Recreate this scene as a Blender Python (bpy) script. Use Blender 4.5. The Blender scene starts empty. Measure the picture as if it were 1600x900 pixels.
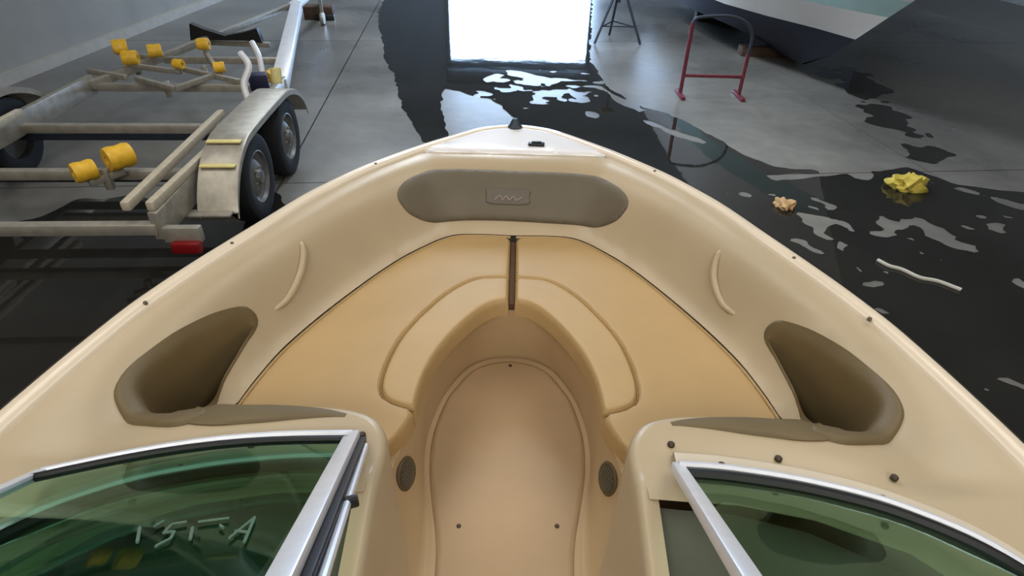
import bpy, bmesh, math, random
import numpy as np
from mathutils import Vector, Matrix
from mathutils.geometry import delaunay_2d_cdt
random.seed(7); rng = np.random.default_rng(7)
R = math.radians
C = bpy.context.scene.collection
scn = bpy.context.scene

# ------------------------------------------------------------------ camera, sky, lamps and added fills, exposure
cam_d = bpy.data.cameras.new('camera'); cam = bpy.data.objects.new('camera', cam_d); C.objects.link(cam)
cam.location = (0, 0, 2.2)
cam_d.sensor_width = 36; cam_d.lens = 926/1600*36; cam_d.clip_start = .02
cam.matrix_world = Matrix.Translation((0, 0, 2.2)) @ Matrix.Rotation(R(90-34.5), 4, 'X') @ Matrix.Rotation(R(1.5), 4, 'Z')
scn.camera = cam

w = bpy.data.worlds.new('sky'); scn.world = w; w.use_nodes = True
bg = w.node_tree.nodes['Background']
bg.inputs['Color'].default_value = (.46, .67, 1, 1); bg.inputs['Strength'].default_value = 22

def area(name, loc, sx, sy, power, col, rot=(0, 0, 0)):
    l = bpy.data.lights.new(name, 'AREA'); l.shape = 'RECTANGLE'; l.size = sx; l.size_y = sy; l.energy = power; l.color = col
    o = bpy.data.objects.new(name, l); C.objects.link(o); o.location = loc; o.rotation_euler = rot
    return o
WARM = (1, .95, .87); COOL = (.80, .90, 1)
area('ceiling_or_fill_light', (-2.6, 2.2, 5.3), 2.4, 4.5, 105, WARM)
area('ceiling_or_fill_light', (2.8, 2.2, 5.3), 2.4, 4.5, 105, WARM)
area('ceiling_or_fill_light', (0, -3.6, 4.6), 5.0, 1.8, 215, WARM, (R(28), 0, 0))
area('ceiling_or_fill_light', (-3.0, 12.5, 5.3), 1.6, 3.0, 230, COOL)  # added cool fill over the front floor, in place of weak door daylight
area('ceiling_or_fill_light', (-.4, 7.8, 4.9), 1.2, 3.0, 300, COOL, (0, R(-42), 0))  # added fill, tilted to brighten the white boat's side
p = area('door_daylight', (0, 22.2, 1.55), 4.8, 3.1, 1, (1, 1, 1), (R(-90), 0, 0)); p.data.cycles.is_portal = True

scn.view_settings.view_transform = 'Standard'; scn.view_settings.look = 'None'
scn.view_settings.gamma = 1; scn.view_settings.use_curve_mapping = False
scn.view_settings.exposure = 0.12

# ------------------------------------------------------------------ materials
def mat(name, col, rough=.5, metal=0, noise=.0, scale=8, bump=0, bscale=60, col2=None, ior=1.45, coat=0):
    m = bpy.data.materials.new(name); m.use_nodes = True; nt = m.node_tree; b = nt.nodes['Principled BSDF']
    b.inputs['Roughness'].default_value = rough; b.inputs['Metallic'].default_value = metal; b.inputs['IOR'].default_value = ior
    if coat: b.inputs['Coat Weight'].default_value = coat; b.inputs['Coat Roughness'].default_value = .08
    tc = nt.nodes.new('ShaderNodeTexCoord')
    n = nt.nodes.new('ShaderNodeTexNoise'); n.inputs['Scale'].default_value = scale; n.inputs['Detail'].default_value = 5
    nt.links.new(tc.outputs['Object'], n.inputs['Vector'])
    mx = nt.nodes.new('ShaderNodeMix'); mx.data_type = 'RGBA'
    c2 = col2 or tuple(max(0, c*(1-noise)) for c in col)
    mx.inputs[6].default_value = (*c2, 1); mx.inputs[7].default_value = (*col, 1)
    rp = nt.nodes.new('ShaderNodeMapRange'); rp.inputs[1].default_value = .35; rp.inputs[2].default_value = .65
    nt.links.new(n.outputs['Fac'], rp.inputs[0]); nt.links.new(rp.outputs[0], mx.inputs[0])
    nt.links.new(mx.outputs[2], b.inputs['Base Color'])
    if bump:
        n2 = nt.nodes.new('ShaderNodeTexNoise'); n2.inputs['Scale'].default_value = bscale; n2.inputs['Detail'].default_value = 3
        nt.links.new(tc.outputs['Object'], n2.inputs['Vector'])
        bp = nt.nodes.new('ShaderNodeBump'); bp.inputs['Strength'].default_value = bump; bp.inputs['Distance'].default_value = .01
        nt.links.new(n2.outputs['Fac'], bp.inputs['Height']); nt.links.new(bp.outputs[0], b.inputs['Normal'])
    return m
def sr(r, g, b):
    f = lambda c: ((c/255+.055)/1.055)**2.4 if c > 10 else c/255/12.92
    return (f(r), f(g), f(b))
M = {}
M['liner'] = mat('tan_gelcoat', sr(184, 166, 137), .34, noise=.07, scale=3)
M['cap'] = mat('ivory_gelcoat', sr(222, 207, 184), .28, noise=.04, scale=4, coat=.4)
M['cushion'] = mat('golden_tan_vinyl', sr(180, 149, 101), .5, noise=.07, scale=4, bump=.05, bscale=220)
M['bolster'] = mat('golden_tan_vinyl_edge', sr(184, 154, 107), .5, noise=.07, scale=4, bump=.05, bscale=220)
M['piping'] = mat('dark_tan_piping', sr(140, 112, 70), .6)
M['riser'] = mat('tan_sole_gelcoat', sr(186, 160, 123), .45, noise=.08, scale=5)
M['sole'] = mat('tan_floor_gelcoat', sr(174, 147, 113), .5, noise=.06, scale=6, bump=.04, bscale=160)
M['pad'] = mat('grey_brown_vinyl', sr(104, 95, 79), .55, noise=.1, scale=7, bump=.05, bscale=200)
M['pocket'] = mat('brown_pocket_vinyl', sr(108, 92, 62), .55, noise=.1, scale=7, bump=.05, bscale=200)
M['pad_dark'] = mat('dark_brown_vinyl', sr(92, 80, 56), .55, noise=.1, scale=7)
M['emblem'] = mat('embossed_grey_vinyl', sr(98, 90, 80), .5)
M['script'] = mat('pale_embroidery', sr(140, 128, 118), .5)
M['screw'] = mat('dark_screw', sr(60, 45, 28), .45)
M['alu'] = mat('brushed_aluminium', (.80, .83, .90), .33, .35, noise=.06, scale=30)
M['gasket'] = mat('black_rubber_gasket', (.006, .006, .007), .5)
M['dash'] = mat('dark_dash_vinyl', sr(88, 88, 76), .6, noise=.2, scale=9)
M['chrome'] = mat('chrome', (.6, .6, .6), .12, 1)
M['blackp'] = mat('black_plastic', (.012, .012, .013), .4)
M['tip'] = mat('daylit_white_gelcoat', sr(238, 236, 238), .22, noise=.02, coat=.4)  # deck gelcoat, whitened to paint in the daylight on the bow
M['gap_shade'] = mat('seat_gap_shade_brown', sr(78, 56, 36), .95)  # dark brown standing in for shade between the seat halves
M['hull'] = mat('white_hull_gelcoat', sr(225, 222, 215), .2, noise=.03, coat=.4)
M['rub'] = mat('dark_rub_rail', sr(40, 34, 26), .5)
M['galv'] = mat('galvanised_steel', sr(170, 164, 152), .42, .45, noise=.22, scale=14)
M['galvw'] = mat('bright_painted_steel', sr(222, 222, 226), .35, .1, noise=.08, scale=10)
M['bunk'] = mat('pale_bunk_carpet', sr(186, 176, 156), .8, noise=.15, scale=30)
M['tire'] = mat('black_tyre_rubber', (.010, .011, .013), .75, noise=.3, scale=20)
M['rim'] = mat('dull_grey_rim', sr(118, 118, 116), .45, .4, noise=.2, scale=12)
M['yellow'] = mat('yellow_roller', sr(236, 186, 52), .45, noise=.18, scale=25)
M['yellow2'] = mat('pale_yellow_tread', sr(222, 208, 140), .5, noise=.1, scale=20)
M['red'] = mat('red_paint', sr(112, 46, 58), .45, noise=.2, scale=10)
M['redlens'] = mat('red_lens', sr(120, 16, 20), .25)
M['navy'] = mat('navy_strap', sr(22, 26, 58), .6)
M['antifoul'] = mat('navy_bottom_paint', sr(28, 31, 48), .6, noise=.2, scale=5)
M['white2'] = mat('white_topsides', sr(240, 239, 240), .3, noise=.03, coat=.3)
M['teal'] = mat('pale_teal_stripe', sr(186, 222, 226), .3, noise=.05)
M['timber'] = mat('dark_timber', sr(88, 68, 52), .8, noise=.35, scale=12)
M['steel'] = mat('dark_steel', sr(58, 66, 78), .5, .3, noise=.2, scale=14)
M['rag'] = mat('tan_cardboard', sr(205, 168, 122), .8, noise=.15, scale=20)
M['cord'] = mat('white_cord', sr(190, 186, 176), .7)
M['yrag'] = mat('yellow_cloth', sr(210, 190, 84), .8, noise=.3, scale=18)
M['wall'] = mat('grey_painted_block', sr(150, 148, 142), .8, noise=.12, scale=2)
M['ceil'] = mat('white_ceiling', sr(205, 205, 203), .8, noise=.1, scale=2)
M['trim'] = mat('pale_kerb', sr(176, 170, 160), .7, noise=.12, scale=6)
M['joint'] = mat('dark_joint_filler', sr(44, 44, 48), .8)
M['doorm'] = mat('door_steel', sr(140, 146, 150), .5, .3, noise=.1)
M['asphalt'] = mat('outdoor_concrete', sr(150, 150, 148), .8, noise=.2, scale=1)
M['pale_stroke'] = mat('pale_green_stroke', sr(96, 122, 104), .8)

def glass_mat():
    m = bpy.data.materials.new('green_tinted_glass'); m.use_nodes = True; nt = m.node_tree; nt.nodes.clear()
    o = nt.nodes.new('ShaderNodeOutputMaterial'); t = nt.nodes.new('ShaderNodeBsdfTransparent'); g = nt.nodes.new('ShaderNodeBsdfGlossy')
    t.inputs[0].default_value = (.34, .54, .44, 1); g.inputs['Roughness'].default_value = .03; g.inputs[0].default_value = (.55, .85, .70, 1)
    f = nt.nodes.new('ShaderNodeFresnel'); f.inputs[0].default_value = 1.17; mx = nt.nodes.new('ShaderNodeMixShader')
    nt.links.new(f.outputs[0], mx.inputs[0]); nt.links.new(t.outputs[0], mx.inputs[1]); nt.links.new(g.outputs[0], mx.inputs[2])
    nt.links.new(mx.outputs[0], o.inputs[0]); return m
M['glass'] = glass_mat()

def concrete_mat():
    m = bpy.data.materials.new('sealed_concrete'); m.use_nodes = True; nt = m.node_tree; b = nt.nodes['Principled BSDF']
    tc = nt.nodes.new('ShaderNodeTexCoord')
    def noise(sc, det=4):
        n = nt.nodes.new('ShaderNodeTexNoise'); n.inputs['Scale'].default_value = sc; n.inputs['Detail'].default_value = det
        nt.links.new(tc.outputs['Object'], n.inputs['Vector']); return n
    def mr(a, lo, hi, to0, to1):
        r = nt.nodes.new('ShaderNodeMapRange'); nt.links.new(a, r.inputs[0])
        for i, v in zip((1, 2, 3, 4), (lo, hi, to0, to1)): r.inputs[i].default_value = v
        return r.outputs[0]
    n1 = noise(.55); n2 = noise(7, 8)
    mx = nt.nodes.new('ShaderNodeMix'); mx.data_type = 'RGBA'
    mx.inputs[6].default_value = (*sr(98, 96, 93), 1); mx.inputs[7].default_value = (*sr(128, 126, 121), 1)
    nt.links.new(mr(n1.outputs['Fac'], .35, .65, 0, 1), mx.inputs[0])
    m2 = nt.nodes.new('ShaderNodeMix'); m2.data_type = 'RGBA'; m2.blend_type = 'MULTIPLY'; m2.inputs[0].default_value = 1
    nt.links.new(mx.outputs[2], m2.inputs[6])
    cr = nt.nodes.new('ShaderNodeCombineColor'); v = mr(n2.outputs['Fac'], .3, .7, .86, 1.06)
    for i in range(3): nt.links.new(v, cr.inputs[i])
    nt.links.new(cr.outputs[0], m2.inputs[7]); nt.links.new(m2.outputs[2], b.inputs['Base Color'])
    nt.links.new(mr(n1.outputs['Fac'], .3, .7, .25, .37), b.inputs['Roughness'])
    bp = nt.nodes.new('ShaderNodeBump'); bp.inputs['Strength'].default_value = .12; bp.inputs['Distance'].default_value = .01
    nt.links.new(n2.outputs['Fac'], bp.inputs['Height']); nt.links.new(bp.outputs[0], b.inputs['Normal'])
    return m
M['concrete'] = concrete_mat()
def water_mat():
    m = mat('dark_puddle_water', sr(38, 37, 34), .03, noise=.25, scale=1.3, bump=.08, bscale=3.5, ior=1.36)
    return m
M['water'] = water_mat()

# ------------------------------------------------------------------ helpers
def link(name, me, m=None, parent=None, smooth=True, angle=35):
    if m is not None and not me.materials: me.materials.append(M[m] if isinstance(m, str) else m)
    if smooth:
        me.shade_smooth(); me.set_sharp_from_angle(angle=R(angle))
    o = bpy.data.objects.new(name, me); C.objects.link(o)
    if parent is not None: o.parent = parent
    return o
def raw(name, v, f, m=None, parent=None, smooth=True, angle=35, fix=True):
    me = bpy.data.meshes.new(name); me.from_pydata([tuple(map(float, p)) for p in v], [], [tuple(map(int, q)) for q in f])
    if fix:
        bm = bmesh.new(); bm.from_mesh(me); bmesh.ops.recalc_face_normals(bm, faces=bm.faces); bm.to_mesh(me); bm.free()
    me.validate(); me.update()
    return link(name, me, m, parent, smooth, angle)
def tag(o, label=None, cat=None, group=None, kind=None):
    if label: o['label'] = label
    if cat: o['category'] = cat
    if group: o['group'] = group
    if kind: o['kind'] = kind
    return o
def empty(name, loc=(0, 0, 0), rz=0):
    o = bpy.data.objects.new(name, None); C.objects.link(o); o.location = loc; o.rotation_euler = (0, 0, rz); o.empty_display_size = .1
    return o
class MB:
    def __init__(s): s.v = []; s.f = []
    def add(s, v, f):
        k = len(s.v); s.v += [tuple(map(float, p)) for p in v]; s.f += [tuple(int(i)+k for i in q) for q in f]; return s
    def box(s, c, d, rot=None, bev=0):
        bm = bmesh.new(); bmesh.ops.create_cube(bm, size=1)
        bmesh.ops.scale(bm, vec=d, verts=bm.verts)
        if bev: bmesh.ops.bevel(bm, geom=bm.edges[:], offset=bev, segments=2, affect='EDGES', profile=.5)
        mt = Matrix.Translation(c) @ (rot.to_4x4() if rot else Matrix())
        bm.verts.ensure_lookup_table()
        s.add([mt @ x.co for x in bm.verts], [[x.index for x in f.verts] for f in bm.faces]); bm.free(); return s
    def beam(s, a, b, wd, ht, bev=.004, roll=0):
        a, b = Vector(a), Vector(b); d = b-a
        q = d.to_track_quat('X', 'Z').to_matrix()
        if roll: q = q @ Matrix.Rotation(roll, 3, 'X')
        return s.box((a+b)/2, (d.length, wd, ht), q, bev)
    def tube(s, pts, r, n=10, cap=True):
        P = [Vector(p) for p in pts]; rr = r if hasattr(r, '__len__') else [r]*len(P); k = len(s.v)
        up = None
        for i, pt in enumerate(P):
            t = (P[min(i+1, len(P)-1)]-P[max(i-1, 0)]).normalized()
            if up is None: up = t.orthogonal().normalized()
            up = (up-t*up.dot(t)).normalized(); sd = t.cross(up)
            for j in range(n):
                a = 2*math.pi*j/n; s.v.append(tuple(pt+(up*math.cos(a)+sd*math.sin(a))*rr[i]))
        for i in range(len(P)-1):
            for j in range(n): s.f.append((k+i*n+j, k+i*n+(j+1) % n, k+(i+1)*n+(j+1) % n, k+(i+1)*n+j))
        if cap: s.f.append(tuple(k+j for j in range(n))[::-1]); s.f.append(tuple(k+(len(P)-1)*n+j for j in range(n)))
        return s
    def lathe(s, prof, n=24, mt=None, closed=False):   # prof (r, h) round Z
        k = len(s.v); mt = mt or Matrix(); L = len(prof)
        for r, h in prof:
            for j in range(n):
                a = 2*math.pi*j/n; s.v.append(tuple(mt @ Vector((r*math.cos(a), r*math.sin(a), h))))
        for i in range(L if closed else L-1):
            i2 = (i+1) % L
            for j in range(n): s.f.append((k+i*n+j, k+i*n+(j+1) % n, k+i2*n+(j+1) % n, k+i2*n+j))
        if not closed:
            s.f.append(tuple(k+j for j in range(n))[::-1]); s.f.append(tuple(k+(L-1)*n+j for j in range(n)))
        return s
    def build(s, name, m, parent=None, smooth=True, angle=35): return raw(name, s.v, s.f, m, parent, smooth, angle)
def loft(rows, name, m, parent=None, closed=False, angle=35):   # rows: equal-length point lists
    n = len(rows[0]); v = [p for r_ in rows for p in r_]; f = []
    for i in range(len(rows)-1):
        for j in range(n if closed else n-1):
            j2 = (j+1) % n; f.append((i*n+j, i*n+j2, (i+1)*n+j2, (i+1)*n+j))
    return raw(name, v, f, m, parent, True, angle)

def cat(pts, n=8, closed=False):
    P = [np.array(p, float) for p in pts]; out = []; N = len(P)
    for i in range(N if closed else N-1):
        if closed: p0, p1, p2, p3 = P[i-1], P[i], P[(i+1) % N], P[(i+2) % N]
        else:
            p1, p2 = P[i], P[i+1]; p0 = P[i-1] if i > 0 else 2*p1-p2; p3 = P[i+2] if i+2 < N else 2*p2-p1
        for k in range(n):
            t = k/n; out.append(.5*((2*p1)+(-p0+p2)*t+(2*p0-5*p1+4*p2-p3)*t*t+(-p0+3*p1-3*p2+p3)*t**3))
    if not closed: out.append(P[-1])
    return np.array(out)
def mir(p): return [(-q[0],)+tuple(q[1:]) for q in p]
def sym(r_):
    a = [p for p in r_ if p[0] > 1e-6]; c = [p for p in r_ if p[0] <= 1e-6]
    return mir(a)[::-1]+c+a
def dist(q, poly, closed=False):
    poly = np.asarray(poly, float)
    if closed: poly = np.vstack([poly, poly[:1]])
    q = np.atleast_2d(np.asarray(q, float)); best = np.full(len(q), 1e9)
    for i in range(len(poly)-1):
        a = poly[i]; ab = poly[i+1]-a; L = max((ab**2).sum(), 1e-12)
        t = np.clip(((q-a) @ ab)/L, 0, 1); best = np.minimum(best, np.linalg.norm(q-(a+t[:, None]*ab), axis=1))
    return best
def inside(q, poly):
    q = np.atleast_2d(np.asarray(q, float)); poly = np.asarray(poly, float); x, y = q[:, 0], q[:, 1]; r_ = np.zeros(len(q), bool); n = len(poly)
    for i in range(n):
        x1, y1 = poly[i]; x2, y2 = poly[(i+1) % n]
        if y1 == y2: continue
        c = ((y1 > y) != (y2 > y)) & (x < (x2-x1)*(y-y1)/(y2-y1)+x1); r_ ^= c
    return r_
def inset(curve, d):
    t = np.gradient(curve, axis=0); t /= np.linalg.norm(t, axis=1)[:, None]
    return curve+np.stack([t[:, 1], -t[:, 0]], 1)*d
def resample(loop, step):
    p = np.vstack([loop, loop[:1]]); s = np.r_[0, np.cumsum(np.linalg.norm(np.diff(p, axis=0), axis=1))]
    t = np.linspace(0, s[-1], max(8, int(s[-1]/step)), endpoint=False); return np.stack([np.interp(t, s, p[:, 0]), np.interp(t, s, p[:, 1])], 1)
def cdt(outer, holes=(), step=.03, rings=()):
    vs = []; es = []
    for loop in [outer, *holes]:
        k = len(vs); n = len(loop); vs += [Vector((float(p[0]), float(p[1]))) for p in loop]; es += [(k+i, k+(i+1) % n) for i in range(n)]
    o = np.asarray(outer, float); lo = o.min(0); hi = o.max(0)
    gx, gy = np.meshgrid(np.arange(lo[0]+step/2, hi[0], step), np.arange(lo[1]+step/2, hi[1], step))
    gx = gx+(np.arange(gx.shape[0]) % 2)[:, None]*step*.5
    q = np.stack([gx.ravel(), gy.ravel()], 1)
    ok = inside(q, o) & (dist(q, o, True) > (max(rings)+step*.3 if rings else step*.45))
    for d in rings:                                   # extra rows of points just inside the edge keep rounded rims clean
        dn = resample(o, step*.7); rq = dn-outn(dn)*d; rq = rq[inside(rq, o)]; rq = rq[dist(rq, o, True) > d*.96]
        vs += [Vector((float(a), float(b))) for a, b in rq]
    for h in holes: ok &= ~inside(q, h) & (dist(q, h, True) > step*.45)
    vs += [Vector((float(a), float(b))) for a, b in q[ok]]
    r_ = delaunay_2d_cdt(vs, es, [], 0, 1e-6)
    V = np.array([[p.x, p.y] for p in r_[0]]); F = np.array([list(f) for f in r_[2] if len(f) == 3]); cen = V[F].mean(1)
    k = inside(cen, o)
    for h in holes: k &= ~inside(cen, h)
    return V, F[k]
def surf(name, m, parent, outer, zfun, holes=(), step=.03, rings=()):
    """plan-view sheet lifted to zfun(x,y)"""
    V, F = cdt(outer, holes, step, rings); used = np.unique(F); mp = -np.ones(len(V), int); mp[used] = np.arange(len(used)); V = V[used]; F = mp[F]
    z = zfun(V[:, 0], V[:, 1]); v = [(a, b, c) for (a, b), c in zip(V, z)]; f = [tuple(t) for t in F]
    # orient upwards
    f = [t if np.cross(V[t[1]]-V[t[0]], V[t[2]]-V[t[0]]) > 0 else t[::-1] for t in f]
    return v, f
def area2(p):
    p = np.asarray(p); x, y = p[:, 0], p[:, 1]; return .5*np.sum(x*np.roll(y, -1)-np.roll(x, -1)*y)
def outn(loop):
    p = np.asarray(loop, float); t = np.roll(p, -1, 0)-np.roll(p, 1, 0); t /= np.linalg.norm(t, axis=1)[:, None]+1e-12
    n = np.stack([t[:, 1], -t[:, 0]], 1); return n if area2(p) > 0 else -n
def cushion(name, m, parent, loop, zbase, crown=.03, rad=.03, drop=.06, step=.025):
    """padded slab: rounded top edge + side wall"""
    loop = resample(np.asarray(loop, float), step*.6)
    def zf_(x, y):
        d = np.clip(dist(np.stack([x, y], 1), loop, True)/rad, 0, 1); return zb(x, y)+crown*np.sqrt(np.clip(1-(1-d)**2, 0, 1))
    zb = zbase if callable(zbase) else (lambda x, y: np.full(len(x), zbase))
    v, f = surf(name, m, parent, loop, zf_, step=step, rings=[rad*.06, rad*.2, rad*.45, rad*.75, rad*1.02])
    b = MB().add(v, f)
    k = len(b.v); n = len(loop); z0 = zb(loop[:, 0], loop[:, 1])
    b.v += [(a, c, z) for (a, c), z in zip(loop, z0)]+[(a, c, z-drop) for (a, c), z in zip(loop, z0)]
    s = area2(loop) > 0
    for i in range(n):
        j = (i+1) % n; q = (k+i, k+n+i, k+n+j, k+j); b.f.append(q if s else q[::-1])
    me = bpy.data.meshes.new(name); me.from_pydata(b.v, [], b.f)
    bm = bmesh.new(); bm.from_mesh(me); bmesh.ops.remove_doubles(bm, verts=bm.verts, dist=.0004); bm.to_mesh(me); bm.free(); me.validate()
    return link(name, me, m, parent, True, 75)

# ------------------------------------------------------------------ the shop: floor, walls, ceiling, door
X0, X1, Y0, Y1, HC = -6.3, 12.0, -6.0, 22.0, 5.6
fl = raw('floor', [(X0, Y0, -.03), (X1, Y0, -.03), (X1, Y1, -.03), (X0, Y1, -.03), (X0, Y0, -.3), (X1, Y0, -.3), (X1, Y1, -.3), (X0, Y1, -.3)],
         [(0, 1, 2, 3), (4, 7, 6, 5), (0, 4, 5, 1), (1, 5, 6, 2), (2, 6, 7, 3), (3, 7, 4, 0)], 'joint', smooth=False); tag(fl, kind='structure')
def clip(poly, ax, val, keep_gt):
    out = []
    for i in range(len(poly)):
        a, b = poly[i], poly[(i+1) % len(poly)]; ia = (a[ax] > val) == keep_gt; ib = (b[ax] > val) == keep_gt
        if ia: out.append(a)
        if ia != ib:
            t = (val-a[ax])/(b[ax]-a[ax]); out.append((a[0]+(b[0]-a[0])*t, a[1]+(b[1]-a[1])*t))
    return out
ca, sa = math.cos(R(6.1)), math.sin(R(6.1))
def rotp(x, y): return (-2.15+x*ca-y*sa, 5.9+x*sa+y*ca)
for i in range(-3, 5):
    for j in range(-4, 5):
        g = .008; a0, a1 = i*6+g, i*6+6-g; b0, b1 = j*5.5-1.2+g, j*5.5+4.3-g
        q = [rotp(a0, b0), rotp(a1, b0), rotp(a1, b1), rotp(a0, b1)]
        for ax, val, kp in ((0, X0, True), (0, X1, False), (1, Y0, True), (1, Y1, False)):
            if q: q = clip(q, ax, val, kp)
        if len(q) > 2 and abs(area2(q)) > .05:
            n = len(q); v = [(a, b, 0) for a, b in q]+[(a, b, -.03) for a, b in q]
            raw('slab', v, [tuple(range(n))]+[(k, k+n, (k+1) % n+n, (k+1) % n) for k in range(n)], 'concrete', fl, smooth=False)
def box_struct(name, lo, hi, m):
    c = [(a+b)/2 for a, b in zip(lo, hi)]; d = [b-a for a, b in zip(lo, hi)]
    return tag(MB().box(c, d).build(name, m, smooth=False), kind='structure')
box_struct('wall_left', (X0-.2, Y0, -.3), (X0, Y1, HC), 'wall')
box_struct('wall_right', (X1, Y0, -.3), (X1+.2, Y1, HC), 'wall')
box_struct('wall_back', (X0-.2, Y0-.2, -.3), (X1+.2, Y0, HC), 'wall')
DX, DZ = 2.4, 3.1
wf = MB()
for lo, hi in (((X0-.2, Y1, -.3), (-DX, Y1+.2, HC)), ((DX, Y1, -.3), (X1+.2, Y1+.2, HC)), ((-DX, Y1, DZ), (DX, Y1+.2, HC))):
    wf.box([(a+b)/2 for a, b in zip(lo, hi)], [b-a for a, b in zip(lo, hi)])
M['wall_front'] = mat('pale_blue_cladding', sr(176, 186, 198), .7, noise=.06, scale=2)
tag(wf.build('wall_front', 'wall_front', smooth=False), kind='structure')
box_struct('ceiling', (X0-.2, Y0-.2, HC), (X1+.2, Y1+.2, HC+.2), 'ceil')
d1 = MB()
for sx in (-1, 1): d1.box((sx*(DX+.06), Y1-.04, DZ/2), (.12, .08, DZ), bev=.01)
d1.box((0, Y1-.04, DZ+.08), (2*DX+.24, .08, .16), bev=.01)
door = tag(d1.build('door_1', 'doorm', smooth=False), kind='structure')
MB().lathe([(.24, -DX-.1), (.26, -DX), (.26, DX), (.24, DX+.1)], 20, Matrix.Translation((0, Y1-.42, DZ+.45)) @ Matrix.Rotation(R(90), 4, 'Y')).build('rolled_curtain', 'doorm', door)
box_struct('trim_1', (X0, Y0, 0), (X0+.09, Y1, .13), 'trim')
box_struct('ground', (-30, Y1+.2, -.3), (30, 60, -.02), 'asphalt')

# ------------------------------------------------------------------ the bowrider (x right, y to the bow, deck at 1.2 m)
boat = tag(empty('bowrider_boat', (0, 0, 0)), 'open-bow motorboat with tan liner, golden bow cushions and folded windshield, nearest in view', 'boat')
GUN = [(0, 2.888), (.10, 2.868), (.20, 2.815), (.345, 2.68), (.475, 2.54), (.63, 2.345), (.72, 2.20), (.80, 2.05), (.88, 1.85), (.94, 1.70), (1.0, 1.545), (1.045, 1.41), (1.08, 1.28), (1.125, 1.02), (1.155, .75), (1.17, .4), (1.18, 0), (1.18, -1), (1.15, -2.4)]
G = cat(sym(GUN), 5)
RIN = inset(G, .05)
BOWY = 2.53; XB = .36
ARCH = [(0, 2.258), (.15, 2.262), (.275, 2.238), (.40, 2.115), (.505, 1.966), (.64, 1.71), (.735, 1.487), (.775, 1.33), (.795, 1.2)]
A = cat(sym(ARCH), 5)
DASH = [(.34, .90), (.5, .90), (.66, .87), (.74, .84)]
BLN = np.array([(-XB, BOWY), (XB, BOWY)])
RO = RIN[RIN[:, 1] <= BOWY]; RL = RO[RO[:, 0] < 0]; RR = RO[RO[:, 0] > 0]
PT = np.array([0, .15, .3, .45, .6, .75, .88, 1.0]); PZ = np.array([1.19, 1.183, 1.165, 1.125, 1.06, .99, .945, .92])
AFT_D = [(.285, .76), (.285, -1.5)]
def zf(x, y):
    return sum(zf0(np.asarray(x)+a, np.asarray(y)+b) for a, b in ((0, 0), (.022, 0), (-.022, 0), (0, .022), (0, -.022)))/5
def zf0(x, y):
    x = np.atleast_1d(np.asarray(x, float)); y = np.atleast_1d(np.asarray(y, float)); q = np.stack([x, y], 1)
    dO = np.minimum.reduce([dist(q, RL), dist(q, RR), dist(q, BLN), dist(q, np.array(DASH)), dist(q, np.array(mir(DASH)))])
    t = dO/(dO+dist(q, A)+1e-9)
    z = np.interp(t, PT, PZ)
    return np.where(y < .80, 1.19, z)
z1 = lambda x, y: float(zf(x, y)[0])
def nrm(x, y, e=.01):
    a = (z1(x+e, y)-z1(x-e, y))/2/e; b = (z1(x, y+e)-z1(x, y-e))/2/e
    return Vector((-a, -b, 1)).normalized()

# hull shell under the rail
rows = []
for fx, fy, z in ((1, 1, 1.165), (.985, .985, 1.05), (.93, .955, .85), (.84, .915, .6), (.80, .90, .5), (.42, .855, .29), (0, .82, .15)):
    rows.append([(x*fx, -2.4+(y+2.4)*fy, z) for x, y in G])
loft(rows, 'hull', 'hull', boat, angle=40)
tv = []
for r_ in rows: tv.append(r_[0])
for r_ in rows[::-1]: tv.append(r_[-1])
raw('transom', [(p_[0], p_[1]-.001, p_[2]) for p_ in tv]+[(p_[0], p_[1]+.05, p_[2]) for p_ in tv],
    [tuple(range(len(tv))), tuple(range(len(tv), 2*len(tv)))]+[(i, (i+1) % len(tv), (i+1) % len(tv)+len(tv), i+len(tv)) for i in range(len(tv))], 'hull', boat)
# deck cap: rounded ivory gunwale all the way round plus the flat bow tip
prof = [(.056, 1.184), (.05, 1.197), (.04, 1.204), (.022, 1.208), (.006, 1.203), (0, 1.19), (0, 1.165)]
loft([[(x, y, z) for x, y in inset(G, d)] for d, z in prof], 'deck_cap', 'cap', boat)
MB().tube([(x, y, 1.172) for x, y in inset(G, -.012)], .017, 8).build('rub_rail', 'rub', boat)
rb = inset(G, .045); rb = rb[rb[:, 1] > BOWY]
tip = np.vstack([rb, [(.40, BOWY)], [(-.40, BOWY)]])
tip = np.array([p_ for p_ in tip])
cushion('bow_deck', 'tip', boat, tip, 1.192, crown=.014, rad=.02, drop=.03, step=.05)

# liner: one moulded sheet with pocket holes
Sr = [(.80, 1.2), (.785, 1.09), (.73, 1.01), (.66, .972), (.56, .962), (.45, .96), (.37, .95), (.315, .925), (.288, .875), (.285, .80), (.285, .74)]
Srd = cat(Sr, 4)
aftr = [(.285, .74), (.36, .735), (.46, .73), (.60, .70), (.75, .635), (.88, .50), (.96, .30), (.985, 0), (.985, -1.5)]
RRr = RR[(RR[:, 1] > -1.5)]          # bow -> aft on the right
right_out = list(map(tuple, RRr))+[(RRr[-1][0], -1.5)]
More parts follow.
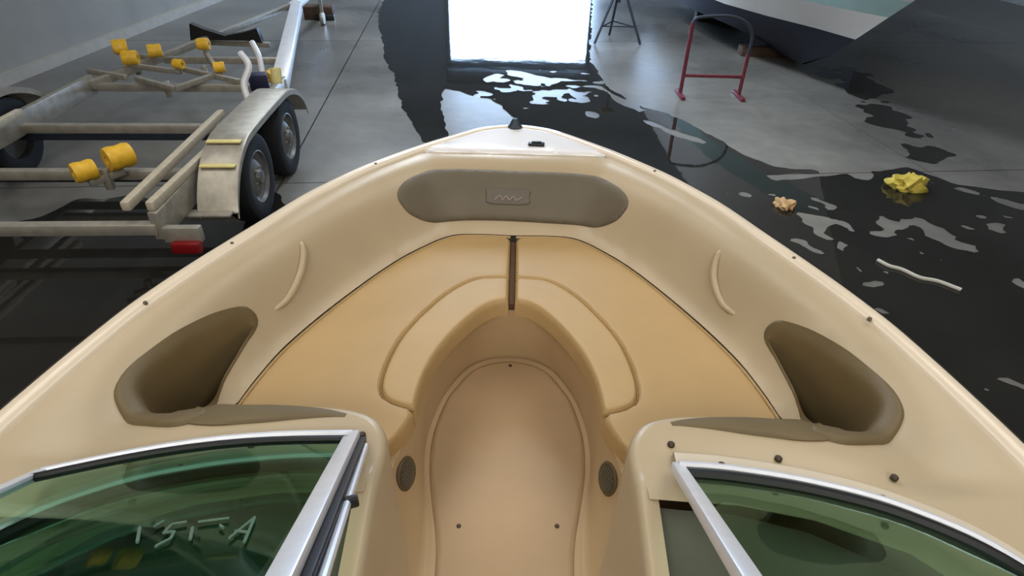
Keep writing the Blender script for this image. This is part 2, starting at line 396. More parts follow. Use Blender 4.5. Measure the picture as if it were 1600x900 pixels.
# polygon: bow edge left->right, right rim aft, cockpit coaming forward, dash, S boundary, arch, mirrored
Aright = [tuple(p_) for p_ in A if p_[0] >= -1e-9]           # apex -> right end
poly = [(XB, BOWY)]+right_out+aftr[::-1][0:-1]+[tuple(p_) for p_ in Srd[::-1]]+Aright[::-1][1:]
poly = [poly[0]]+[p_ for a_, p_ in zip(poly, poly[1:]) if math.hypot(p_[0]-a_[0], p_[1]-a_[1]) > 1e-4]
full = poly+[p_ for p_ in mir(poly)[::-1] if abs(p_[0]) > 1e-6]
POCK = [(.811, 1.478), (.826, 1.495), (.852, 1.463), (.895, 1.377), (.938, 1.261), (.963, 1.137), (.962, 1.05), (.932, .993), (.862, .935), (.76, .905), (.70, .925), (.70, .955), (.745, 1.0), (.79, 1.06), (.825, 1.15), (.838, 1.254), (.826, 1.384)]
PK = cat(POCK, 4, True)
PKL = np.array(mir(PK)[::-1])
v, f = surf('bow_liner', 'liner', boat, full, zf, holes=[PK, PKL], step=.026)
liner = raw('bow_liner', v, f, 'liner', boat, angle=60, fix=False)
# console fronts, walkthrough sides: rounded over edge then wall down to the sole
for sx in (1, -1):
    path = cat(Sr+[(.285, .5), (.285, .1), (.285, -.3)], 4)
    t = np.gradient(path, axis=0); t /= np.linalg.norm(t, axis=1)[:, None]; nn = np.stack([t[:, 1], -t[:, 0]], 1)
    nn = np.where((nn @ np.array([-1, .6]))[:, None] < 0, -nn, nn)          # towards the opening
    zt = zf(path[:, 0], path[:, 1]); zt = np.where(path[:, 1] < .76, 1.19-(.76-path[:, 1])*.26, zt)
    rows = []
    for d, dz, k in ((0, 0, 0), (.008, -.001, 0), (.016, -.006, 0), (.021, -.014, 0), (.023, -.024, 0), (.024, -.06, 0), (.027, 0, .5), (.034, 0, .05), (.045, 0, 0.0)):
        row = []
        for (px, py), (nx, ny), z in zip(path, nn, zt):
            zz = z+dz if dz or d == 0 else .6+(z-.6)*k
            row.append((sx*(px+nx*d), py+ny*d, zz))
        rows.append(row)
    loft(rows, 'console_side', 'liner', boat, angle=60)
    # inner flank beside the dash
    rows = [[(sx*(.285), y, 1.19-(.76-y)*.26) for y in np.linspace(.76, -.3, 12)], [(sx*.305, y, 1.188-(.76-y)*.26) for y in np.linspace(.76, -.3, 12)], [(sx*.312, y, 1.10-(.76-y)*.26) for y in np.linspace(.76, -.3, 12)]]
    loft(rows, 'console_flange', 'liner', boat)
    # dash behind the windshield
    dp = [(sx*.305, .742), (sx*.36, .738), (sx*.46, .732), (sx*.60, .702), (sx*.75, .637), (sx*.88, .50), (sx*.96, .30), (sx*.975, .02), (sx*.305, .02)]
    dz_ = lambda x, y: np.where(y > .6, 1.165-(.76-y)*.3, 1.117-(.6-y)*.22)
    vv, ff = surf('dash', 'dash', boat, dp, dz_, step=.06)
    b = MB().add(vv, ff); b.box((sx*.64, .01, .82), (.66, .02, .40)); dsh = b.build('dash_panel', 'dash', boat, angle=40)
    if sx > 0:
        hood = MB()
        hp = [[(sx*(.60+.19*math.cos(a)), yy, 1.06+hh*math.sin(a)) for a in np.linspace(0, math.pi, 14)] for yy, hh in ((.50, .05), (.46, .09), (.30, .12), (.24, .12))]
        loft(hp, 'instrument_hood', 'dash', boat)
        for gx in (-.1, .0, .1):
            MB().lathe([(.042, 0), (.042, .012), (.036, .014), (.034, .008), (0.001, .008)], 20, Matrix.Translation((.60+gx, .245, 1.10)) @ Matrix.Rotation(R(75), 4, 'X')).build('gauge', 'blackp', boat)
        wm = Matrix.Translation((.60, .10, 1.08)) @ Matrix.Rotation(R(62), 4, 'X')
        wh = MB().tube([wm @ Vector((.17*math.cos(a), .17*math.sin(a), 0)) for a in np.linspace(0, 2*math.pi, 33)], .013, 8, cap=False)
        for a in (R(90), R(210), R(330)): wh.tube([wm @ Vector((0, 0, -.02)), wm @ Vector((.17*math.cos(a), .17*math.sin(a), 0))], .009, 6)
        wh.tube([wm @ Vector((0, 0, 0)), wm @ Vector((0, 0, -.09))], .022, 10); wh.build('steering_wheel', 'blackp', boat)
    else:
        MB().tube([(-.42, .30, 1.075), (-.44, .33, 1.10), (-.60, .36, 1.11), (-.76, .33, 1.10), (-.78, .30, 1.075)], .012, 8).build('dash_grab_bar', 'alu', boat)
        MB().box((-.62, .50, 1.11), (.40, .14, .012), Matrix.Rotation(R(12), 3, 'X'), .005).build('glovebox_lid', 'pad', boat)

# storage pockets: padded lip, deep well
for sx in (1, -1):
    lp = PK.copy(); n = len(lp)
    CAVR = cat([(.812, 1.452), (.822, 1.462), (.846, 1.43), (.892, 1.32), (.925, 1.19), (.928, 1.085), (.895, 1.028), (.822, .975), (.765, .965), (.752, .985), (.768, 1.02), (.800, 1.075), (.829, 1.155), (.836, 1.254), (.825, 1.38)], 5, True)
    # resample inner loop to n by nearest angle-free arc matching
    cl = np.vstack([CAVR, CAVR[:1]]); s_ = np.r_[0, np.cumsum(np.linalg.norm(np.diff(cl, axis=0), axis=1))]
    pl = np.vstack([lp, lp[:1]]); s2 = np.r_[0, np.cumsum(np.linalg.norm(np.diff(pl, axis=0), axis=1))]
    tt = s2[:-1]/s2[-1]*s_[-1]; inn = np.stack([np.interp(tt, s_, cl[:, 0]), np.interp(tt, s_, cl[:, 1])], 1)
    zo = zf(lp[:, 0], lp[:, 1])
    zi = zf(inn[:, 0], inn[:, 1]); ctr = inn.mean(0)
    def ring(base, z): return [(sx*a, b_, c) for (a, b_), c in zip(base, z)]
    mid1 = lp*.7+inn*.3; mid2 = lp*.3+inn*.7
    w1 = np.linalg.norm(lp-inn, axis=1)
    bul = np.clip(w1/.05, 0, 1)*.016
    rows = [ring(lp+outn(lp)*.004, zo-.02), ring(lp+outn(lp)*.004, zo+.001), ring(lp*.93+inn*.07, zo+bul*.5+.002), ring(mid1, zo*.7+zi*.3+bul), ring(mid2, zo*.3+zi*.7+bul*1.1), ring(mid2*.3+inn*.7, zi+bul*.9), ring(inn, zi-.006),
            ring(inn*.98+ctr*.02, zi*.86+.66*.14), ring(inn*.95+ctr*.05, zi*.6+.66*.4), ring(inn*.90+ctr*.10, zi*.25+.66*.75), ring(inn*.74+ctr*.26, np.full(n, .64)), ring(inn*.4+ctr*.6, np.full(n, .63)), ring(inn*.0+ctr, np.full(n, .63))]
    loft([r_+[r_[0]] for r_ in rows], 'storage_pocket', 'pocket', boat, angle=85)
    # tapering padded strip along the console front edge
    tp_ = cat(Sr[1:8], 6); tp_ = tp_[(tp_[:, 1] < 1.06) & (tp_[:, 0] > .362)]; tg = np.gradient(tp_, axis=0); tg /= np.linalg.norm(tg, axis=1)[:, None]; tn = np.stack([tg[:, 1], -tg[:, 0]], 1)
    tn = np.where((tn @ np.array([-1, .6]))[:, None] < 0, -tn, tn); tz = zf(tp_[:, 0], tp_[:, 1]); wd_ = np.interp(tp_[:, 0], [.33, .45, .6, .72, .78], [.004, .028, .055, .085, .06])
    tp2 = np.interp(tp_[:, 0], [.37, .43, .56], [.02, .45, 1])
    rows = []
    for d, k, dz in ((.030, 0, -.07), (.029, 0, -.026), (.024, 0, -.008), (.014, 0, .002), (.002, 0, .006), (0, -.4, .009), (0, -.8, .009), (0, -1, .004), (0, -1.02, -.012)):
        rows.append([(sx*(q_[0]+n_[0]*(d*t_+k*w_)), q_[1]+n_[1]*(d*t_+k*w_), max(z1(q_[0]+n_[0]*k*w_, q_[1]+n_[1]*k*w_), z_)+dz*t_) for q_, n_, z_, w_, t_ in zip(tp_, tn, tz, wd_, tp2)])
    loft(rows, 'edge_pad', 'pocket', boat, angle=70)

# bow seats: two padded halves with a raised inner bolster
I_ = [(.012, 1.782), (.06, 1.77), (.118, 1.717), (.18, 1.62), (.229, 1.515), (.26, 1.41), (.273, 1.321), (.279, 1.21), (.30, 1.14), (.345, 1.055), (.36, 1.0)]
SEAM = [(.012, 1.935), (.08, 1.932), (.149, 1.915), (.235, 1.83), (.302, 1.715), (.35, 1.61), (.378, 1.52), (.394, 1.41), (.394, 1.325), (.375, 1.272), (.33, 1.243), (.277, 1.228)]
Id = cat(I_, 4); Sd = cat(SEAM, 4); Ar = np.array(Aright)
Aseat = [(.012, 2.256)]+[tuple(p_) for p_ in np.array(Aright)*np.array([.999, 1.0]) if p_[0] > .02]
for sx in (1, -1):
    k = int(np.argmin(np.abs(Id[:, 1]-1.228)))
    main = [(.012, 1.937)]+[tuple(p_) for p_ in Sd[1:]]+[tuple(p_) for p_ in Id[k+1:]]+[(.60, 1.0), (.73, 1.04), (.775, 1.12)]+Aseat[::-1]
    main = [(sx*a, b_) for a, b_ in main]
    nm = cushion('seat_cushion', 'cushion', boat, main, .898, crown=.024, rad=.014, drop=.05, step=.03)
    bl = [tuple(p_) for p_ in Id[:k]]+[(.277, 1.229)]+[tuple(p_) for p_ in Sd[::-1]]
    bl = [(sx*a, b_) for a, b_ in bl]
    cushion('bolster', 'bolster', nm, bl, .897, crown=.027, rad=.015, drop=.05, step=.022)
    MB().tube([(sx*a, b_, .908) for a, b_ in Sd], .003, 6).build('piping', 'piping', nm)
    MB().tube([(sx*a, b_, .917) for a, b_ in Aseat], .006, 8).build('piping', 'bolster', nm)

raw('seat_base', [(-.86, .98, .862), (-.33, .98, .862)]+[(x, y, .862) for x, y in cat(sym([(.0, 1.80), (.13, 1.73), (.24, 1.52), (.285, 1.3), (.29, 1.2)]), 3)]+[(.33, .98, .862), (.86, .98, .862), (.86, 1.25, .862), (.6, 1.9, .862), (.3, 2.3, .862), (-.3, 2.3, .862), (-.6, 1.9, .862), (-.86, 1.25, .862)], [tuple(range(2+25+8))], 'riser', boat, smooth=False)
MB().box((0, 2.015, .886), (.021, .46, .03), None, .003).build('seat_gap_shade', 'gap_shade', boat)  # dark strip that paints the shade in the gap between cushions
# riser round the footwell and the cockpit sole
TOP = [(.0, 1.792), (.06, 1.78), (.122, 1.725), (.185, 1.625), (.234, 1.515), (.265, 1.41), (.278, 1.321), (.285, 1.21), (.315, 1.13), (.35, 1.055), (.36, .95), (.36, .8)]
BOT = [(.0, 1.825), (.09, 1.81), (.165, 1.755), (.22, 1.66), (.25, 1.58), (.272, 1.47), (.28, 1.37), (.272, 1.26), (.25, 1.15), (.236, 1.05), (.228, .95), (.225, .8)]
Td = cat(sym(TOP), 5); Bd = cat(sym(BOT), 5)
rows = []
for k, z in ((0, .885), (.02, .875), (.3, .79), (.65, .69), (.88, .625), (.97, .606), (1.06, .602)):
    rows.append([(a*(1-k)+c*k, b_*(1-k)+d*k, z) for (a, b_), (c, d) in zip(Td, Bd)])
loft(rows, 'footwell_riser', 'riser', boat, angle=60)
raw('cockpit_sole', [(-.95, -2.3, .6), (.95, -2.3, .6), (.95, .6, .6), (.4, 1.0, .6), (.4, 1.9, .6), (-.4, 1.9, .6), (-.4, 1.0, .6), (-.95, .6, .6)], [tuple(range(8))], 'riser', boat, smooth=False)
pan = cat([(.0, 1.80), (.085, 1.785), (.152, 1.735), (.205, 1.645), (.235, 1.57), (.255, 1.47), (.263, 1.37), (.255, 1.26), (.235, 1.15), (.212, 1.05), (.197, .95), (.192, .8), (.19, .5), (.19, -.2)], 4)
pan = np.vstack([pan, np.array(mir(pan)[::-1][:-1])])
fp = cushion('floor_panel', 'sole', boat, pan, .600, crown=.012, rad=.02, drop=.0, step=.04)
def dot(name, loc, r_, m, parent, n=None, h=.003, seg=12):
    q = Vector(n or (0, 0, 1)).to_track_quat('Z', 'Y').to_matrix().to_4x4()
    return MB().lathe([(r_, -.004), (r_, h*.5), (r_*.7, h)], seg, Matrix.Translation(loc) @ q).build(name, m, parent)
for x, y in ((-.140, 1.051), (.153, 1.059), (.001, 1.765)): dot('screw', (x, y, .6125), .007, 'screw', fp)
# courtesy speakers low on the footwell
for sx in (1, -1):
    c = Vector((sx*.296, 1.112, .770)); nv = Vector((-sx*.93, -.26, .27)).normalized(); q = nv.to_track_quat('Z', 'Y').to_matrix().to_4x4()
    sp = MB().lathe([(.050, -.02), (.050, .004), (.044, .009), (.038, .006), (.001, .006)], 24, Matrix.Translation(c) @ q).build('speaker', 'pad_dark', boat)
    g = MB()
    for k in range(-3, 4):
        h = math.sqrt(.037**2-(k*.0105)**2); mt = Matrix.Translation(c) @ q
        g.beam(mt @ Vector((-h, k*.0105, .008)), mt @ Vector((h, k*.0105, .008)), .003, .003, 0)
    g.build('speaker_grille', 'pad', sp, smooth=False)

# bow backrest pad with embossed emblem
def ybow(x, z):
    x = np.asarray(x, float); z = np.asarray(z, float); lo = np.full(len(x), 1.95); hi = np.full(len(x), 2.53)
    for _ in range(26):
        m_ = (lo+hi)/2; up_ = zf(x, m_) < z; lo = np.where(up_, m_, lo); hi = np.where(up_, hi, m_)
    return (lo+hi)/2
def upright_pad(name, m, parent, outline, lift, crown, rad, step):
    lp_ = resample(cat(outline, 6, True), step*.6); V, F = cdt(lp_, (), step, [rad*.1, rad*.35, rad*.7, rad*1.02])
    us = np.unique(F); mp = -np.ones(len(V), int); mp[us] = np.arange(len(us)); V = V[us]; F = mp[F]
    d = np.clip(dist(V, lp_, True)/rad, 0, 1); h = lift+crown*np.sqrt(np.clip(1-(1-d)**2, 0, 1)); y = ybow(V[:, 0], V[:, 1])
    v_ = [(a, b-.75*k, c+.65*k) for (a, c), b, k in zip(V, y, h)]
    n = len(lp_); yy = ybow(lp_[:, 0], lp_[:, 1]); k = len(v_)
    v_ += [(a, b-.75*lift, c+.65*lift) for (a, c), b in zip(lp_, yy)]+[(a, b+.02, c-.012) for (a, c), b in zip(lp_, yy)]
    f_ = [tuple(t) for t in F]+[(k+i, k+n+i, k+n+(i+1) % n, k+(i+1) % n) for i in range(n)]
    me = bpy.data.meshes.new(name); me.from_pydata([tuple(map(float, q_)) for q_ in v_], [], [tuple(map(int, q_)) for q_ in f_])
    bm = bmesh.new(); bm.from_mesh(me); bmesh.ops.remove_doubles(bm, verts=bm.verts, dist=.0004); bmesh.ops.recalc_face_normals(bm, faces=bm.faces); bm.to_mesh(me); bm.free(); me.validate()
    return link(name, me, m, parent, True, 75)
bp_ = upright_pad('backrest_pad', 'pad', boat, [(-.486, 1.120), (-.470, 1.142), (-.425, 1.150), (-.294, 1.152), (-.013, 1.150), (.280, 1.147), (.418, 1.140), (.466, 1.125), (.474, 1.100), (.455, 1.062), (.418, 1.018), (.35, .976), (.27, .965), (.161, .963), (-.008, .968), (-.176, .967), (-.30, .968), (-.365, .985), (-.43, 1.03), (-.472, 1.083)], .002, .014, .03, .02)
em = upright_pad('emblem', 'emblem', bp_, [(-.122, 1.083), (-.03, 1.086), (.064, 1.083), (.068, 1.055), (.064, 1.026), (-.03, 1.022), (-.118, 1.026), (-.124, 1.055)], .014, .006, .008, .012)
sc = [(-.085, 1.040), (-.062, 1.056), (-.052, 1.041), (-.035, 1.055), (-.022, 1.041), (-.005, 1.054), (.008, 1.041), (.034, 1.052)]
sc = cat(sc, 4); ys_ = ybow(sc[:, 0], sc[:, 1])
MB().tube([(x, y-.75*.021, z+.65*.021) for (x, z), y in zip(sc, ys_)], .004, 6).build('emblem_lettering', 'script', em)
# moulded grab handles on the bow sides
for pts in ([(-.746, 1.80), (-.739, 1.772), (-.739, 1.724), (-.747, 1.671), (-.76, 1.612), (-.778, 1.562)], [(.734, 1.822), (.722, 1.79), (.718, 1.755), (.723, 1.708), (.734, 1.66), (.753, 1.613)]):
    c_ = cat(pts, 5); n = len(c_)
    P3 = []
    for i, (x, y) in enumerate(c_):
        s = math.sin(math.pi*i/(n-1))**.4; P3.append(Vector((x, y, z1(x, y)))+nrm(x, y)*(.016*s-.004))
    MB().tube(P3, [.006+.006*math.sin(math.pi*i/(n-1))**.5 for i in range(n)], 10).build('grab_handle', 'liner', boat)
# small fittings
for x, y, z in ((-.320, .884, 1.19), (-.552, .850, 1.19), (-.791, .799, 1.19), (-.664, .775, 1.201), (.357, .880, 1.19), (.581, .849, 1.19), (.808, .807, 1.19), (.448, .818, 1.201), (.749, .746, 1.201)):
    dot('screw', (x, y, z+.001), .008, 'screw', boat, h=.005)
for x, y in ((-1.025, 1.328), (.588, 2.345), (.918, 1.664), (1.010, 1.342), (-.588, 2.345), (-.918, 1.664)):
    dot('rail_stud', (x, y, 1.203), .006, 'pad', boat, h=.006)
bl = MB(); bl.lathe([(.035, 0), (.035, .008), (.028, .014), (.022, .03), (.012, .045), (.002, .048)], 16, Matrix.Translation((-.005, 2.835, 1.204))); bl.build('bow_light', 'steel', boat)
ho = MB(); ho.box((.094, 2.60, 1.213), (.075, .035, .014), Matrix.Rotation(R(-4), 3, 'Z'), .006); ho.box((.094, 2.60, 1.222), (.045, .016, .008), Matrix.Rotation(R(-4), 3, 'Z'), .003); ho.build('deck_fitting', 'blackp', boat)

# windshield: two raked panes, the walkthrough pane folded over the port one
WB = cat([(.352, .80), (.46, .792), (.61, .765), (.76, .715), (.90, .62), (.99, .45), (1.02, .20)], 6)
WT = cat([(.272, .362), (.40, .352), (.55, .32), (.70, .24), (.82, .10), (.88, -.08), (.90, -.25)], 6)
def wpt(sx, i, t, off=0):
    b_ = Vector((WB[i][0], WB[i][1], 1.205)); t_ = Vector((WT[i][0], WT[i][1], 1.56)); t_ = b_+(t_-b_)*1.38; p_ = b_.lerp(t_, t)
    if off:
        j = min(i+1, len(WB)-1); k = max(i-1, 0); a = Vector((*WB[j], 0))-Vector((*WB[k], 0)); n_ = a.cross(t_-b_).normalized()
        if n_.y+n_.z < 0: n_ = -n_
        p_ = p_+n_*off
    return Vector((sx*p_.x, p_.y, p_.z))
NW = len(WB)
def strip(sx, pts, wd, ht):
    b = MB()
    for a, c in zip(pts, pts[1:]): b.beam(a, c, wd, ht, .002)
    return b
for sx in (1, -1):
    wroot = None
    pl = []
    rows = [[wpt(sx, i, t) for i in range(NW)] for t in np.linspace(0, 1, 5)]
    pane = loft(rows, 'windshield_pane', 'glass', boat, angle=60)
    sol = MB()
    MB().tube([wpt(sx, i, .012, .012) for i in range(NW)], .010, 8).build('windshield_rail', 'alu', boat)
    MB().tube([wpt(sx, i, .055, .004) for i in range(NW)], .010, 6).build('rubber_gasket', 'gasket', boat)
    MB().tube([wpt(sx, i, -.012, -.004) for i in range(NW)], .009, 6).build('rubber_gasket', 'gasket', boat)
    MB().tube([wpt(sx, i, 1.0, 0) for i in range(NW)], .012, 8).build('windshield_rail', 'alu', boat)
    bo = inset(WB, -.055); bi = inset(WB, -.006); bi2 = inset(WB, -.048)
    loft([[(sx*a, b_, 1.186) for a, b_ in bo], [(sx*a, b_, 1.196) for a, b_ in bo], [(sx*a, b_, 1.201) for a, b_ in bi2], [(sx*a, b_, 1.203) for a, b_ in bi], [(sx*a, b_, 1.186) for a, b_ in bi]], 'windshield_base', 'cap', boat)
    pa, pb = (wpt(1, 0, -.01, .004), wpt(1, 0, 1.02, .004)) if sx > 0 else (Vector((-.330, .835, 1.195)), Vector((-.196, .150, 1.68)))
    st = MB(); st.beam(pa, pb, .026, .022, .004); st.build('windshield_post', 'alu', boat)
    st = MB(); st.beam(wpt(sx, NW-1, -.01), wpt(sx, NW-1, 1.02), .022, .02, .004); st.build('windshield_post', 'alu', boat)
# folded walkthrough pane
B1, T1 = Vector((-.333, .862, 1.215)), Vector((-.200, .190, 1.71)); B2, T2 = Vector((-.92, .745, 1.215)), Vector((-.78, .073, 1.71))
cp = []
nq = 12
def cpt(s, t): 
    p_ = B1.lerp(B2, s).lerp(T1.lerp(T2, s), t); p_.y += .03*math.sin(math.pi*s); return p_
pane = loft([[cpt(s, t) for s in np.linspace(0, 1, nq)] for t in np.linspace(0, 1, 3)], 'center_pane', 'glass', boat, angle=60)
fr = MB()
fr.tube([cpt(s, 0) for s in np.linspace(0, 1, nq)], .011, 8); fr.tube([cpt(s, 1) for s in np.linspace(0, 1, nq)], .011, 8)
fr.beam(cpt(1, 0), cpt(1, 1), .024, .018, .003)
fr.build('pane_frame', 'alu', pane)
MB().beam(cpt(0, -.01), cpt(0, 1.03), .030, .018, .004).build('pane_stile', 'alu', pane)
MB().tube([cpt(s, .05) for s in np.linspace(0, 1, nq)], .009, 6).build('pane_gasket', 'gasket', pane)
MB().beam(cpt(0, -.02)+Vector((.022, -.01, -.012)), cpt(0, 1.03)+Vector((.022, -.01, -.012)), .014, .02, .002).build('hinge_channel', 'gasket', pane)
ha, hb = Vector((-.302, .842, 1.205)), Vector((-.163, .182, 1.69))
MB().tube([ha, hb], .0065, 10).build('hinge_rod', 'alu', pane)
c = ha.lerp(hb, .44); MB().box(c, (.034, .014, .018), Matrix.Rotation(R(20), 3, 'Z'), .003).build('hinge_latch', 'blackp', pane)
# faint pale strokes on the port glass
ch = MB()
def wq(px, py):   # px 0..1 along pane, py 0..1 up from the base, on the folded pane
    p_ = cpt(.105+(px-.17)*.55, .60+(py-.36)*.5); n_ = (T1-B1).cross(B2-B1).normalized()
    if n_.z < 0: n_ = -n_
    return p_+n_*.004
for st in ([(.62, .40), (.56, .52)], [(.555, .36), (.565, .40)],
           [(.505, .395), (.455, .38)], [(.505, .40), (.50, .46), (.465, .455), (.45, .51), (.475, .56)],
           [(.30, .36), (.41, .385)], [(.41, .43), (.375, .52)], [(.31, .42), (.29, .44)],
           [(.20, .36), (.17, .55)], [(.20, .36), (.235, .52)], [(.18, .48), (.235, .47)]):
    ch.tube([wq(a, b_) for a, b_ in st], .0020, 5)
ch.build('glass_strokes', 'pale_stroke', pane)

# timber blocks that carry the hull
for y, wh_ in ((-1.8, 'stern'), (-.3, 'middle'), (1.2, 'bow')):
    b = MB().box((0, y, .07), (.9, .2, .14), None, .01).build('keel_block', 'timber')
    tag(b, f'dark timber block lying crosswise under the {wh_} of the tan motorboat', 'block', 'keel blocks under the tan boat')

# ------------------------------------------------------------------ tandem boat trailer on the left
TO = Vector((-3.15, 4.45, 0)); TR = R(4)
tr = tag(empty('boat_trailer', TO, TR), 'galvanised twin-axle boat trailer with yellow rollers left of the tan boat', 'trailer')
ci, si = math.cos(-TR), math.sin(-TR)
def L(x, y, z):
    dx, dy = x-TO.x, y-TO.y; return Vector((dx*ci-dy*si, dx*si+dy*ci, z))
for sx in (1, -1):
    b = MB(); b.beam((sx*.93, -1.44, .46), (sx*.93, 1.5, .46), .06, .18, .006); b.build('frame_rail', 'galv', tr)
    b = MB(); b.beam((sx*.90, 1.42, .47), (sx*.04, 5.75, .50), .15 if sx > 0 else .07, .14 if sx > 0 else .08, .008); b.build('drawbar_rail', 'galvw' if sx > 0 else 'galv', tr)
    b = MB(); b.beam((sx*.78, -1.42, .58), (sx*.78, .22, .60), .055, .06, .012); b.build('bunk', 'bunk', tr)
    b = MB(); b.beam((sx*.92, -1.42, .58), (sx*.95, -.42, .58), .05, .06, .012); b.build('bunk', 'bunk', tr)
    # fender: strip bent over both wheels
    fx0, fx1 = 1.0, 1.26
    pr = cat([(-1.06, .36), (-1.0, .46), (-.86, .60), (-.66, .695), (-.42, .72), (.30, .72), (.55, .70), (.78, .62), (.93, .50), (.97, .40)], 4)
    rows = [[(sx*x, y, z+dz) for y, z in pr] for x, dz in ((fx0, -.05), (fx0, 0), (fx1-.012, 0), (fx1, -.008), (fx1, -.05), (fx1-.008, -.05), (fx1-.008, -.012), (fx0+.008, -.012), (fx0+.008, -.05))]
    fd = loft(rows+[rows[0]], 'fender', 'galv', tr, angle=40)
    for (y, z), (y2, z2) in (((-.90, .575), (-.84, .62)), ((-.72, .682), (-.64, .705))):
        MB().beam((sx*(fx0+.01), (y+y2)/2, (z+z2)/2+.006), (sx*(fx1-.02), (y+y2)/2, (z+z2)/2+.006), .05, .012, .003).build('step_tread', 'yellow2', fd)
    MB().box((sx*1.08, -1.08, .36), (.30, .09, .015), None, .003).build('fender_step', 'galv', fd)
    MB().box((sx*1.06, -1.42, .40), (.22, .05, .10), None, .006).build('lamp_bracket', 'galv', tr)
    tl_ = MB().box((sx*1.08, -1.46, .33), (.17, .06, .07), None, .01).build('tail_lamp', 'redlens', tr)
    for y in (-.43, .42):
        mt = Matrix.Translation((sx*1.13, y, .33)) @ Matrix.Rotation(R(90*sx), 4, 'Y')
        tp = [(.195, -.085), (.27, -.10), (.315, -.085), (.33, -.06), (.332, 0), (.33, .06), (.315, .085), (.27, .10), (.195, .085), (.19, .04), (.19, -.04)]
        wh = MB().lathe(tp, 36, mt, closed=True).build('wheel', 'tire', tr)
        rp = [(.001, -.02), (.19, -.02), (.196, -.085), (.20, .085), (.188, .088), (.178, .06), (.15, .045), (.10, .07), (.06, .075), (.05, .10), (.03, .105), (.001, .105)]
        rm = MB().lathe(rp, 30, mt).build('rim', 'rim', wh)
        for k in range(5):
            a = 2*math.pi*k/5; MB().lathe([(.010, .07), (.010, .085), (.004, .088)], 8, mt @ Matrix.Translation((.075*math.cos(a), .075*math.sin(a), 0))).build('lug_nut', 'galv', wh)
for y in (-.43, .42): MB().beam((-1.1, y, .33), (1.1, y, .33), .06, .06, .01).build('axle', 'steel', tr)
MB().beam((0, 5.6, .50), (0, 7.6, .52), .10, .12, .008).build('tongue', 'galvw', tr)
MB().lathe([(.05, 0), (.06, .03), (.06, .12), (.03, .16)], 14, Matrix.Translation((0, 7.65, .48))).build('coupler', 'steel', tr)
jk = MB().tube([(.14, 6.9, .95), (.14, 6.9, .12)], .03, 10); jk.lathe([(.10, -.03), (.11, 0), (.10, .03)], 16, Matrix.Translation((.14, 6.9, .11)) @ Matrix.Rotation(R(90), 4, 'Y')); jk.build('jack_stand', 'galv', tr)
for y, z in ((-1.42, .44), (-.58, .42), (.36, .42), (1.48, .44), (2.55, .44)):
    hw = .93 if y < 1.5 else .68
    MB().beam((-hw, y, z), (hw, y, z), .07, .07, .008).build('crossmember', 'galv', tr)
# roller cradles
def roller(p_, ax, r_=.06, wd=.10, m='yellow', par=None):
    q = Vector(ax).to_track_quat('Z', 'Y').to_matrix().to_4x4(); mt = Matrix.Translation(p_) @ q
    prof = [(r_*.35, -wd/2), (r_*.9, -wd/2), (r_, -wd*.3), (r_*.92, 0), (r_, wd*.3), (r_*.9, wd/2), (r_*.35, wd/2)]
    return MB().lathe(prof, 18, mt, closed=True).build('roller', m, par or tr)
RP = [((-4.34, 6.75, .62), (.6, .3, 0), .075), ((-4.02, 6.36, .60), (1, .2, 0), .075), ((-3.93, 6.68, .60), (1, .4, 0), .07), ((-3.52, 6.95, .62), (1, .1, 0), .065),
      ((-3.02, 6.16, .58), (.9, .3, 0), .055), ((-3.47, 6.24, .58), (.9, -.2, 0), .05), ((-2.39, 5.84, .60), (.2, 1, .1), .055), ((-2.72, 3.82, .58), (.7, .8, 0), .085), ((-2.86, 3.64, .55), (.7, .7, 0), .07), ((-4.18, 6.5, .66), (.8, .4, 0), .065)]
for p_, ax, r_ in RP: roller(L(*p_), ax, r_, r_*1.9)
for a, c in (((-4.34, 6.75, .54), (-3.93, 6.68, .52)), ((-4.02, 6.36, .52), (-3.47, 6.24, .5)), ((-3.02, 6.16, .5), (-3.52, 6.95, .53)), ((-3.74, 5.90, .52), (-3.25, 5.66, .5)), ((-3.25, 5.66, .5), (-3.06, 6.06, .52)), ((-3.45, 6.28, .52), (-2.75, 5.95, .50)), ((-2.72, 3.82, .48), (-2.86, 3.64, .46)), ((-4.4, 6.2, .5), (-3.9, 6.0, .5))):
    MB().beam(L(*a), L(*c), .045, .05, .006).build('roller_arm', 'galv', tr)
for x, y in ((-4.1, 6.55), (-3.3, 6.4), (-3.4, 5.8), (-2.79, 3.73)):
    MB().beam(L(x, y, .38), L(x, y, .53), .05, .05, .006).build('roller_post', 'galv', tr)
gb = MB().tube([L(*q_) for q_ in cat([(-2.20, 4.92, .52), (-2.26, 4.98, .62), (-2.30, 5.05, .74), (-2.27, 5.15, .86), (-2.35, 5.22, .95)], 5)], .028, 8); gb.build('guide_arm', 'galvw', tr)
gb = MB().tube([L(*q_) for q_ in cat([(-2.36, 5.55, .52), (-2.38, 5.65, .66), (-2.42, 5.75, .80), (-2.50, 5.85, .90)], 5)], .026, 8); gb.build('guide_arm', 'galvw', tr)
roller(L(-2.24, 5.62, .66), (0, .3, 1), .05, .14, 'yellow2')
MB().box(L(-2.30, 5.35, .68), (.16, .14, .14), Matrix.Rotation(R(20), 3, 'Z'), .02).build('winch_strap', 'navy', tr)
